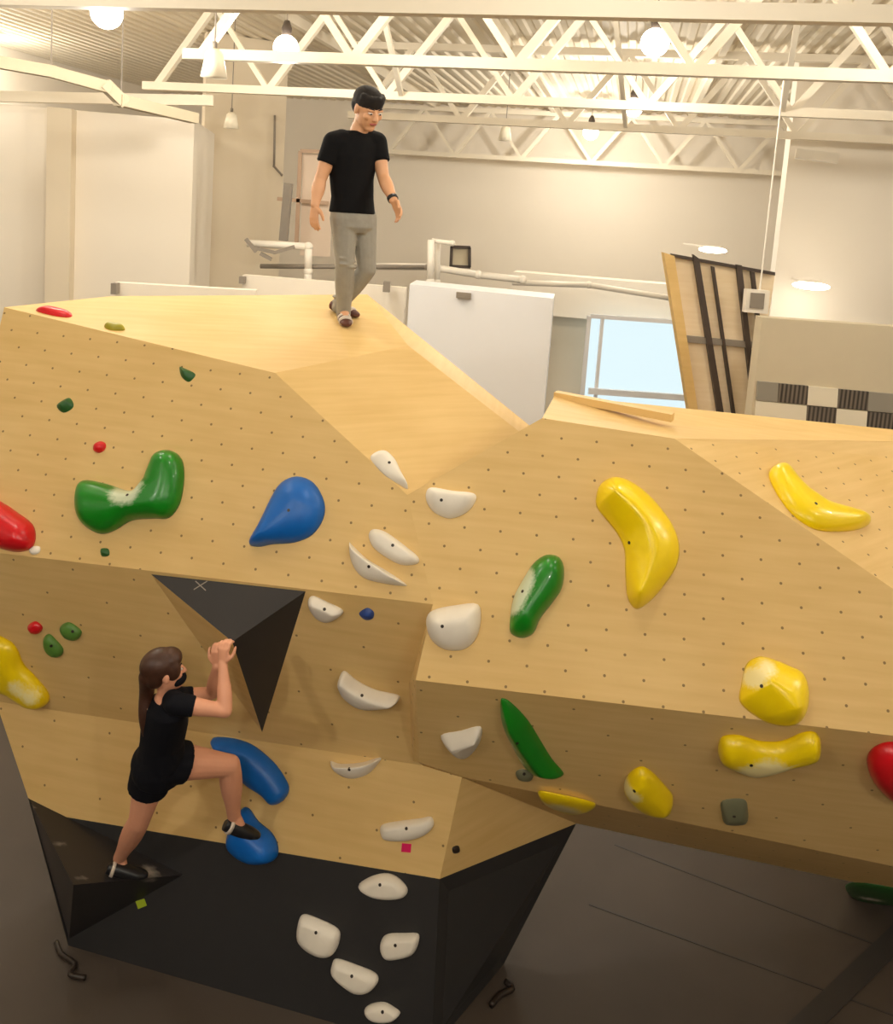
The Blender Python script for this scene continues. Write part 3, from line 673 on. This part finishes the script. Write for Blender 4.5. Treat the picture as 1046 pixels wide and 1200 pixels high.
# beige wall with chequer tiles
YT = 8.9
tw = wallq('tiled_partition', 893, 1200, 372, YT, YT, m_beige, kind=None, depth=.2); meta(tw, 'beige-grey partition wall carrying the chequered tile band at right', 'partition')
m_wt = mat('white_tile', rgb(232, 222, 200), .4); m_gt = mat('grey_tile', rgb(150, 144, 132), .4)
def striped():
    m = mat('striped_dark_tile', rgb(66, 60, 54), .4); nt = m.node_tree; b = nt.nodes['Principled BSDF']
    wv = nt.nodes.new('ShaderNodeTexWave'); wv.inputs['Scale'].default_value = 7; tc = nt.nodes.new('ShaderNodeTexCoord'); nt.links.new(tc.outputs['Object'], wv.inputs['Vector'])
    mx = nt.nodes.new('ShaderNodeMix'); mx.data_type = 'RGBA'; mx.inputs[6].default_value = rgb(52, 46, 42); mx.inputs[7].default_value = rgb(120, 110, 98)
    nt.links.new(wv.outputs['Fac'], mx.inputs[0]); nt.links.new(mx.outputs[2], b.inputs['Base Color']); return m
m_st = striped()
rows = [(447, ['g', 's', 'w', 's', 'g', 'w', 's']), (470, ['w', 'w', 's', 'w', 's', 'w', 's']), (493, ['s', 'w', 'g', 's', 'w', 's', 'w'])]
bm_x = [888, 912, 947, 982, 1018, 1050, 1085, 1120]
k = 0
for y, r in rows:
    for i, t in enumerate(r):
        x0, x1 = bm_x[i], bm_x[i+1]; yy = y+(x0-888)*.095
        xo = -(y-447)*.08
        q = [P(x0+xo, yy, YT-.03), P(x1+xo, yy+(x1-x0)*.09, YT-.03), P(x1+xo-1.5, yy+22+(x1-x0)*.09, YT-.03), P(x0+xo-1.5, yy+22, YT-.03)]
        bm = bmesh.new(); f = [bm.verts.new(p) for p in q]; g_ = [bm.verts.new(p+V((0, .03, 0))) for p in q]
        bm.faces.new(f); bm.faces.new(list(reversed(g_)))
        for j in range(4): bm.faces.new((f[j], f[(j+1) % 4], g_[(j+1) % 4], g_[j]))
        bm_obj('wall_tile', bm, {'g': m_gt, 's': m_st, 'w': m_wt}[t], tw, origin=None)
disc_lamp(P(835, 293, 16.9), .27, 'round glowing lamp above the tilted panel', 0)
disc_lamp(P(950, 335, 12.6), .26, 'flat glowing disc lamp on the right wall above the beige partition', 0)
# fixture box on right wall
a_, b_ = P(932, 180, 12.9), P(982, 186, 12.7)
bm = bmesh.new(); bar(bm, a_, b_, .2, .14); meta(bm_obj('emergency_light', bm, m_pipe), 'small white box fixture at top of the right wall', 'fixture')
# ------------------------------------------------------------------ lights
for (x, y), Y, r, l in lamps:
    p = P(x, y, Y); point('lamp_light', p-V((0, 0, r+.12)), (75 if Y < 12 else 150)*LK)
for u, v, PW, dz in [(u_, v_, w_, .85) for u_ in (-9, -4.5, -.2, 4.0, 9.5) for v_, w_ in ((-5.5, 15), (-2.2, 205 if abs(u_) < 5 else 15))]+[(-9, 4.2, 15, .85), (-4.5, 4.2, 42, .85), (-.3, 4.2, 42, .85), (4.2, 4.2, 32, .85), (9.5, 4.2, 15, .85),
        (-6, 7.2, 50, .35), (-2, 7.2, 42, .35), (2, 7.2, 50, .35), (6, 7.2, 110, .35), (-9.5, 9.5, 110, .6), (-12, 14, 150, .6), (9.5, 8, 190, .6)]:
    if 1:  # unseen fill lamps, added and weighted to brighten the boulder panels and hall
        p = U(u, v, ZR-dz)
        e = empty('high_bay_lamp', p, 'added high bay bulb out of view, placed to light the boulders and hall', 'lamp', 'added fill bulbs out of view')
        bm = bmesh.new(); bmesh.ops.create_uvsphere(bm, u_segments=16, v_segments=10, radius=.14, matrix=M.Translation(p)); bm_obj('bulb', bm, m_lamp, e, True)
        bm = bmesh.new(); tube(bm, [p+V((0, 0, .1)), p+V((0, 0, dz))], [.05, .02], 10); bm_obj('cord', bm, m_mid, e)
        point('lamp_light', p-V((0, 0, .28)), PW*LK)
for p_, e_ in ((P(835, 293, 16.9), 30), (P(950, 335, 12.6), 7)): point('lamp_light', p_-V((0, .3, .15)), e_*LK)
wd = bpy.data.worlds.new('world'); S.world = wd; wd.use_nodes = True
wd.node_tree.nodes['Background'].inputs[0].default_value = (1, .9, .78, 1); wd.node_tree.nodes['Background'].inputs[1].default_value = .25
# ------------------------------------------------------------------ people
def ellip(bm, c, a, b, r):
    """ellipsoid at c with orthogonal axes a, b (vectors incl. length) and third length r"""
    z = a.normalized().cross(b.normalized())*r
    m = M((( a.x, b.x, z.x, c.x), (a.y, b.y, z.y, c.y), (a.z, b.z, z.z, c.z), (0, 0, 0, 1)))
    bmesh.ops.create_uvsphere(bm, u_segments=20, v_segments=14, radius=1, matrix=m)
GS = 1.0
def limb(bm, pts, rad, n=16):
    rad = [r_*GS for r_ in rad]
    for i, p in enumerate(pts):
        bmesh.ops.create_uvsphere(bm, u_segments=n, v_segments=10, radius=rad[i], matrix=M.Translation(p))
    for i in range(len(pts)-1): tube(bm, [pts[i], pts[i+1]], [rad[i], rad[i+1]], n)
def mus(pts, rad, k=6, bulge=None):
    """densify a limb and let it swell between joints"""
    P_, R_ = [], []
    for i in range(len(pts)-1):
        for j in range(k):
            t = j/k; P_.append(pts[i].lerp(pts[i+1], t)); bb = bulge[i] if bulge else 0
            R_.append(rad[i]*(1-t)+rad[i+1]*t+bb*math.sin(math.pi*min(1, t*1.35)) if t*1.35 < 1 else rad[i]*(1-t)+rad[i+1]*t)
    P_.append(pts[-1]); R_.append(rad[-1]); return P_, R_
def loft(bm, secs, n=28, pw=1.0):
    rings = []
    for c, a, b in secs:
        a = a*GS; b = b*GS
        rings.append([bm.verts.new(c+a*math.copysign(abs(math.cos(2*math.pi*k/n))**pw, math.cos(2*math.pi*k/n))+b*math.copysign(abs(math.sin(2*math.pi*k/n))**pw, math.sin(2*math.pi*k/n))) for k in range(n)])
    for x, y in zip(rings, rings[1:]):
        for k in range(n): bm.faces.new((x[k], x[(k+1) % n], y[(k+1) % n], y[k]))
    bm.faces.new(rings[0]); bm.faces.new(list(reversed(rings[-1])))
def fuse(name, bm, m, parent, vox=.007, sm=5, label=None):
    bmesh.ops.recalc_face_normals(bm, faces=bm.faces)
    org = parent.location.copy(); bmesh.ops.translate(bm, verts=bm.verts, vec=-org)
    me = bpy.data.meshes.new(name); bm.to_mesh(me); bm.free()
    t = bpy.data.objects.new(name, me); C.objects.link(t)
    r = t.modifiers.new('r', 'REMESH'); r.mode = 'VOXEL'; r.voxel_size = vox; r.use_smooth_shade = True
    s = t.modifiers.new('s', 'SMOOTH'); s.iterations = sm; s.factor = .5
    dg = bpy.context.evaluated_depsgraph_get(); dg.update()
    me2 = bpy.data.meshes.new_from_object(t.evaluated_get(dg)); me2.name = name
    bpy.data.objects.remove(t); bpy.data.meshes.remove(me)
    me2.materials.clear(); me2.materials.append(m)
    for p in me2.polygons: p.use_smooth = True
    o = link(name, me2, parent)
    if label: o['label'] = label
    return o
def hand(bm, w, d, pn, curl, size=1.0, side=1, spread=.25):
    """w wrist point, d direction of the palm, pn palm-facing normal; fingers curl toward pn"""
    d = d.normalized(); pn = (pn-d*pn.dot(d)).normalized(); s = d.cross(pn)*side
    L = .085*size
    loft(bm, [(w, s*.024*size, pn*.017*size), (w+d*L*.4, s*.036*size, pn*.016*size), (w+d*L, s*.04*size, pn*.012*size)], 14)
    for i, ln in enumerate((.066, .074, .07, .055)):
        off = (i-1.5)*.0205*size; p0 = w+d*L*.92+s*off
        dd = (d+s*(i-1.5)*.09*spread*2).normalized(); q = [p0]; ang = 0
        for j, f in enumerate((.45, .32, .25)):
            ang += curl*(.6 if j == 0 else 1.0)
            q.append(q[-1]+(dd*math.cos(ang)+pn*math.sin(ang))*ln*f*size*1.1)
        limb(bm, q, [.0098*size, .0092*size, .0085*size, .0072*size], 10)
    t0 = w+d*.022*size-s*.024*size; t1 = t0+(d*.55-s*.75+pn*.25).normalized()*.036*size; t2 = t1+(d*.85-s*.25+pn*.35).normalized()*.03*size; t3 = t2+(d*.9+pn*.35).normalized()*.022*size
    limb(bm, [t0, t1, t2, t3], [.0135*size, .0115*size, .01*size, .0085*size], 10)
m_skin = mat('skin_light', rgb(226, 170, 128), .5, .05, 12); m_skin2 = mat('skin_rosy', rgb(224, 160, 128), .5, .05, 12)
m_cloth = mat('black_cotton', rgb(14, 13, 15), .85, .15, 20, spec=.2); m_navy = mat('black_navy_cotton', rgb(13, 14, 22), .85, .15, 20, spec=.2)
def denim():
    m = mat('grey_denim', rgb(160, 156, 146), .85, .18, 14, bump=.5, bscale=16, spec=.2); return m
m_jean = denim(); m_hairb = mat('black_hair', rgb(24, 17, 14), .8, .3, 40); m_hairw = mat('brown_hair', rgb(66, 38, 24), .45, .3, 40)
m_shoe = mat('brown_shoe', rgb(88, 48, 36), .5, .2); m_shoew = mat('pale_shoe_strap', rgb(210, 196, 180), .5); m_shoeb = mat('black_shoe', rgb(22, 22, 26), .4, .2)
m_lip = mat('lip', rgb(176, 92, 80), .5); m_eye = mat('dark_eye', rgb(30, 20, 16), .3); m_eyew = mat('eye_white', rgb(225, 215, 205), .3)
def head(bm, c, up, f, s=1.0):
    """skull, jaw, nose, ears; up = crown direction, f = facing, l = left side"""
    up = up.normalized(); f = (f-up*f.dot(up)).normalized(); l = up.cross(f)
    ellip(bm, c+up*.03*s-f*.012*s, f*.098*s, l*.077*s, .095*s)
    ellip(bm, c-up*.03*s+f*.02*s, f*.074*s, l*.064*s, .085*s)
    ellip(bm, c-up*.088*s+f*.058*s, f*.03*s, l*.032*s, .024*s)                    # chin
    loft(bm, [(c+up*.018*s+f*.084*s, l*.008*s, f*.008*s), (c-up*.012*s+f*.1*s, l*.012*s, f*.014*s), (c-up*.028*s+f*.102*s, l*.017*s, f*.017*s), (c-up*.034*s+f*.092*s, l*.012*s, f*.01*s)], 10)
    for q in (-1, 1):
        ellip(bm, c-up*.005*s-f*.005*s+l*.077*s*q, f*.018*s, l*.009*s, .032*s)       # ears
        ellip(bm, c+up*.024*s+f*.08*s+l*.03*s*q, f*.012*s, l*.026*s, .008*s)          # brow ridge
        ellip(bm, c-up*.018*s+f*.066*s+l*.04*s*q, f*.02*s, l*.022*s, .022*s)          # cheeks
    return c, up, f, l
def face_bits(par, hd, s, mouth=True):
    c, up, f, l = hd
    for q in (-1, 1):
        b = bmesh.new(); ellip(b, c+up*.006*s+f*.079*s+l*.031*s*q, f*.013*s, l*.015*s, .0055*s); bm_obj('eye', b, m_eyew, par, True)
        b = bmesh.new(); ellip(b, c+up*.005*s+f*.089*s+l*.031*s*q, f*.0045*s, l*.0065*s, .005*s); bm_obj('iris', b, m_eye, par, True)
        b = bmesh.new(); limb(b, [c+up*.03*s+f*.088*s+l*.016*s*q, c+up*.034*s+f*.085*s+l*.03*s*q, c+up*.03*s+f*.075*s+l*.046*s*q], [.003*s, .004*s, .003*s], 8); bm_obj('eyebrow', b, m_hairb, par, True)
    if mouth:
        b = bmesh.new(); ellip(b, c-up*.056*s+f*.088*s, f*.009*s, l*.024*s, .008*s); bm_obj('lips', b, m_lip, par, True)
# ---- standing man
Y = on(403, 376, pLT).y-.1; GS = Y/5.75; print('MANY', Y)
man = empty('person', on(404, 378, pLT), 'person in black T-shirt and grey jeans walking on top of the left boulder', 'person')
fac = V((.60, -.80, 0)); lft = V((.80, .60, 0)); up = V((0, 0, 1))
neck = P(418, 157, Y); shR = P(391, 167, Y-.10); shL = P(441, 167, Y+.08)
elR = P(375, 211, Y-.13); wrR = P(369, 240, Y-.2); elL = P(449, 208, Y+.02); wrL = P(461, 235, Y-.12)
hipR = P(403, 256, Y-.04); hipL = P(425, 256, Y+.07)
knR = P(404, 307, Y-.04); anR = on(402, 374, pLT)+up*.085
nT = pLT[1]
knL = P(430, 316, Y+.07); anL = on(396, 368, pLT)+up*.09
HC = P(431, 128, Y-.07)
hup = (up*.86+fac*.42+lft*-.05).normalized(); hf = (fac*.85-up*.5+lft*.06)
body = bmesh.new()
hd = head(body, HC, hup, hf, 1.12*GS)
limb(body, [neck-up*.03, HC-hup*.05-hd[2]*.02], [.062, .056])
torso = [(P(413, 252, Y), .150, .095), (P(413, 232, Y), .142, .092), (P(412, 208, Y), .150, .10), (P(413, 185, Y), .168, .112), (P(415, 168, Y), .165, .10), (P(417, 158, Y), .10, .07)]
loft(body, [(c, lft*a, fac*b) for c, a, b in torso])
for sh, el, wr in ((shR, elR, wrR), (shL, elL, wrL)):
    limb(body, *mus([sh, el, wr], [.055, .041, .029], 6, [.006, .008]))
hand(body, wrR, V((-.02, -.1, -1)), V((.5, .5, 0)), .28, 1.15, side=-1)
hand(body, wrL, V((.42, -.35, -.72)), V((-.5, -.4, -.2)), .38, 1.15, side=1, spread=.6)
for h, k_, a_ in ((hipR, knR, anR), (hipL, knL, anL)): limb(body, *mus([h, k_, a_], [.08, .052, .038], 6, [.0, .008]))
heelR, toeR = on(400, 372, pLT)+up*.035, on(408, 389, pLT)+up*.03
heelL, toeL = on(391, 365, pLT)+up*.045, on(417, 373, pLT)+up*.03
limb(body, [anR, heelR.lerp(toeR, .5)], [.036, .03]); limb(body, [anL, heelL.lerp(toeL, .5)], [.036, .03])
bo = fuse('body', body, m_skin, man, .006, 4)
face_bits(man, hd, 1.12*GS)
# T-shirt
b = bmesh.new()
tt = [(P(412.5, 250, Y), .166, .118), (P(413, 232, Y), .152, .106), (P(412, 208, Y), .158, .112), (P(413, 185, Y), .18, .125), (P(415, 170, Y), .178, .115), (P(417, 160, Y), .13, .085), (P(418, 154, Y), .078, .07)]
loft(b, [(c, lft*a_, fac*b_) for c, a_, b_ in tt])
for sh, el in ((shR, elR), (shL, elL)):
    e2 = sh.lerp(el, .56); limb(b, [sh.lerp(neck, .35), sh, sh.lerp(el, .3)], [.068, .073, .068]); tube(b, [sh, e2], [.072*GS, .066*GS], 20)
fuse('t_shirt', b, m_cloth, man, .008, 4, 'plain black short-sleeved T-shirt')
# jeans
b = bmesh.new()
loft(b, [(P(413, 241, Y), lft*.152, fac*.105), (P(413, 256, Y), lft*.160, fac*.112), (P(414, 266, Y), lft*.150, fac*.11), (P(414, 273, Y), lft*.11, fac*.08)])
limb(b, *mus([hipR, knR, anR-up*.045], [.096, .064, .050], 6, [.0, .006])); limb(b, *mus([hipL, knL, anL-up*.035], [.096, .062, .048], 6, [.0, .006]))
for i, t in enumerate((.90, .97, 1.04, 1.1)):                    # knee creases
    q = hipR.lerp(knR, t); d, s_, t_ = frame_of(knR-hipR)
    ellip(b, q+fac*.04+lft*(.02 if i % 2 else -.02), lft*.05, up*.012, .03)
for q, r_ in ((anR+up*.0, .056), (anL+up*.01, .054)):
    for j in range(2): ellip(b, q+up*.035*j, V((r_, 0, 0)), V((0, r_, 0)), .016)
fuse('jeans', b, m_jean, man, .007, 3, 'faded grey jeans')
for nm, (hl, to) in (('R', (heelR, toeR)), ('L', (heelL, toeL))):
    b = bmesh.new(); d = (to-hl).normalized(); s_ = d.cross(up).normalized(); n_ = s_.cross(d)
    L = .27; to2 = hl+d*L*.78
    loft(b, [(hl-d*.03, s_*.028, n_*.03), (hl+d*.02, s_*.036, n_*.042), (hl+d*.09, s_*.042, n_*.04), (hl+d*.16, s_*.047, n_*.03), (hl+d*.21, s_*.038, n_*.022), (hl+d*.235, s_*.018, n_*.014)], 18)
    sh_ = fuse('shoe', b, m_shoe, man, .006, 3, 'brown shoe with pale straps')
    for q in (.1, .155):
        b = bmesh.new(); loft(b, [(hl+d*q, s_*.048, n_*.042), (hl+d*(q+.024), s_*.05, n_*.037)], 18); bm_obj('strap', b, m_shoew, sh_, True)
        o_ = C.objects[-1] if False else None
# watch
b = bmesh.new(); d = (wrL-elL).normalized(); tube(b, [wrL-d*.035, wrL-d*.008], .036*GS, 18); bm_obj('wristwatch', b, m_shoeb, man, True)
# hair
b = bmesh.new(); c, u_, f_, l_ = hd; s = 1.12*GS
ellip(b, c+u_*.05*s-f_*.018*s, f_*.108*s, l_*.084*s, .078*s)
ellip(b, c+u_*.015*s-f_*.05*s, f_*.064*s, l_*.08*s, .08*s)
for i in range(22):
    a_ = -1.35+2.7*i/21; q = c+u_*(.068+.008*random.random())*s+(f_*math.cos(a_)*.078+l_*math.sin(a_)*.068)*s
    limb(b, [q+u_*.02, q+(f_*math.cos(a_)+l_*math.sin(a_))*.008-u_*(.006+.012*random.random())], [.016, .008], 8)
fuse('hair', b, m_hairb, man, .006, 2, 'short dark hair')
# ---- climbing woman
GS = 1.0
yw = 4.33
wom = empty('person', P(180, 1000, 4.6), 'person in black top and shorts climbing the left boulder, hand on black volume', 'person')
def ty(py): return 4.33+(py-824)/73*.15
f2 = V((.86, .50, 0)); l2 = V((-.50, .86, 0))      # chest direction, her left side
hHC = P(193, 787, yw-.02)
wneck = P(196, 815, yw); wshR = P(207, 825, yw-.12); wshL = P(214, 818, yw+.16)
welR = P(264, 833, yw-.08); wwrR = P(261, 778, 4.36)
welL = P(249, 812, yw+.22); wwrL = P(254, 781, 4.47)
whR = P(200, 892, 4.45); whL = P(180, 899, 4.56)
kR = P(269, 897, 4.62); aR = P(274, 956, 4.72)
kL = P(163, 962, 4.60); aL = on(142, 1016, pvB)+V((0, -.03, .09))
print('WOM', aL, kL, whL, aR, on(290, 980, pLL), on(260, 755, pvA))
body = bmesh.new()
hd = head(body, hHC, V((-.12, 0, 1)), f2*1.0+V((.1, 0, .05)), .98)
limb(body, [wneck, hHC-V((0, 0, .05))], [.05, .046])
tor = [(P(188, 902, ty(902)), .155, .125), (P(188, 885, ty(885)), .155, .12), (P(192, 862, ty(862)), .13, .098), (P(194, 840, ty(840)), .145, .11), (P(196, 826, ty(826)), .145, .09), (P(196, 815, ty(815)), .07, .06)]
loft(body, [(c, l2*a_, f2*b_) for c, a_, b_ in tor])
limb(body, *mus([wshR, welR, wwrR], [.046, .036, .026], 6, [.004, .008])); limb(body, *mus([wshL, welL, wwrL], [.046, .036, .026], 6, [.004, .008]))
hand(body, wwrR, V((-.05, .18, 1)), V((.35, .9, 0)), .75, .98, side=1)
hand(body, wwrL, V((-.05, .1, 1)), V((.2, .9, 0)), .8, .98, side=-1)
limb(body, *mus([whR, kR, aR], [.10, .062, .040], 6, [.004, .012])); limb(body, *mus([whL, kL, aL], [.10, .062, .040], 6, [.004, .012]))
ftR = P(303, 979, aR.y+.05); hlR = P(268, 968, aR.y-.03)
ftL = on(163, 1026, pvB)+V((0, -.02, .03)); hlL = on(133, 1022, pvB)+V((0, -.03, .045))
limb(body, [aR, hlR.lerp(ftR, .45)], [.038, .03]); limb(body, [aL, hlL.lerp(ftL, .45)], [.038, .03])
fuse('body', body, m_skin2, wom, .006, 4)
face_bits(wom, hd, .98, False)
b = bmesh.new()
tt = [(P(189, 890, ty(890)), .168, .135), (P(190, 868, ty(868)), .15, .118), (P(193, 846, ty(846)), .157, .124), (P(196, 828, ty(828)), .16, .11), (P(197, 817, ty(817)), .085, .07)]
loft(b, [(c, l2*a_, f2*b_) for c, a_, b_ in tt])
for sh, el in ((wshR, welR), (wshL, welL)):
    limb(b, [sh.lerp(wneck, .4), sh], [.058, .06]); tube(b, [sh, sh.lerp(el, .36)], [.06, .054], 18)
fuse('t_shirt', b, m_navy, wom, .008, 3, 'black short-sleeved top')
b = bmesh.new()
loft(b, [(P(189, 876, ty(876)), l2*.152, f2*.12), (P(186, 895, ty(895)), l2*.175, f2*.14), (P(184, 908, ty(906)), l2*.17, f2*.135)])
ellip(b, P(177, 897, ty(897)-.02), f2*.11, l2*.15, .12)
tube(b, [whR, whR.lerp(kR, .26)], [.122, .112], 20); tube(b, [whL, whL.lerp(kL, .38)], [.125, .118], 20)
limb(b, [whR, whL], [.122, .125])
fuse('shorts', b, m_navy, wom, .008, 3, 'loose black shorts')
for hl, to, an in ((hlR, ftR, aR), (hlL, ftL, aL)):
    b = bmesh.new(); d = (to-hl).normalized(); s_ = d.cross(V((0, 0, 1))).normalized(); n_ = s_.cross(d)
    loft(b, [(hl-d*.03, s_*.026, n_*.034), (hl+d*.03, s_*.037, n_*.042), (hl+d*.09, s_*.044, n_*.042), (hl+d*.16, s_*.046, n_*.032), (hl+d*.205, s_*.032, n_*.022), (hl+d*.225, s_*.016, n_*.013)], 18)
    sh_ = fuse('climbing_shoe', b, m_shoeb, wom, .006, 3, 'black climbing shoe with white heel strap')
    b = bmesh.new(); loft(b, [(hl-d*.004, s_*.036, n_*.044), (hl+d*.016, s_*.041, n_*.048)], 16); bm_obj('heel_strap', b, m_shoew, sh_, True)
# hair with ponytail
b = bmesh.new(); c, u_, f_, l_ = hd; s = .98
ellip(b, c+u_*.045*s-f_*.022*s, f_*.108*s, l_*.088*s, .094*s); ellip(b, c+u_*.01*s-f_*.055*s, f_*.062*s, l_*.08*s, .085*s)
for q in (-1, 1): ellip(b, c+u_*.025*s+f_*.035*s+l_*.058*s*q, f_*.044*s, l_*.026*s, .06*s)
ellip(b, c+u_*.07*s+f_*.03*s, f_*.07*s, l_*.078*s, .056*s)
pt = [c-f_*.09-u_*.0, P(172, 812, yw), P(169, 838, yw-.03), P(169, 862, yw-.03)]
limb(b, catmull(pt, 4, False), [.045, .044, .042, .041, .04, .039, .037, .034, .031, .027, .022, .016, .010][:13])
fuse('hair', b, m_hairw, wom, .006, 2, 'long brown hair in a low ponytail')
b = bmesh.new(); ellip(b, c-u_*.055*s+f_*.055*s, f_*.058*s, l_*.062*s, .04*s); fuse('face_mask', b, m_navy, wom, .005, 2, 'black face mask pulled under the chin')
# ------------------------------------------------------------------ view
S.view_settings.view_transform = 'Standard'; S.view_settings.look = 'None'; S.view_settings.gamma = 1
S.view_settings.use_curve_mapping = False; S.view_settings.exposure = EXPO
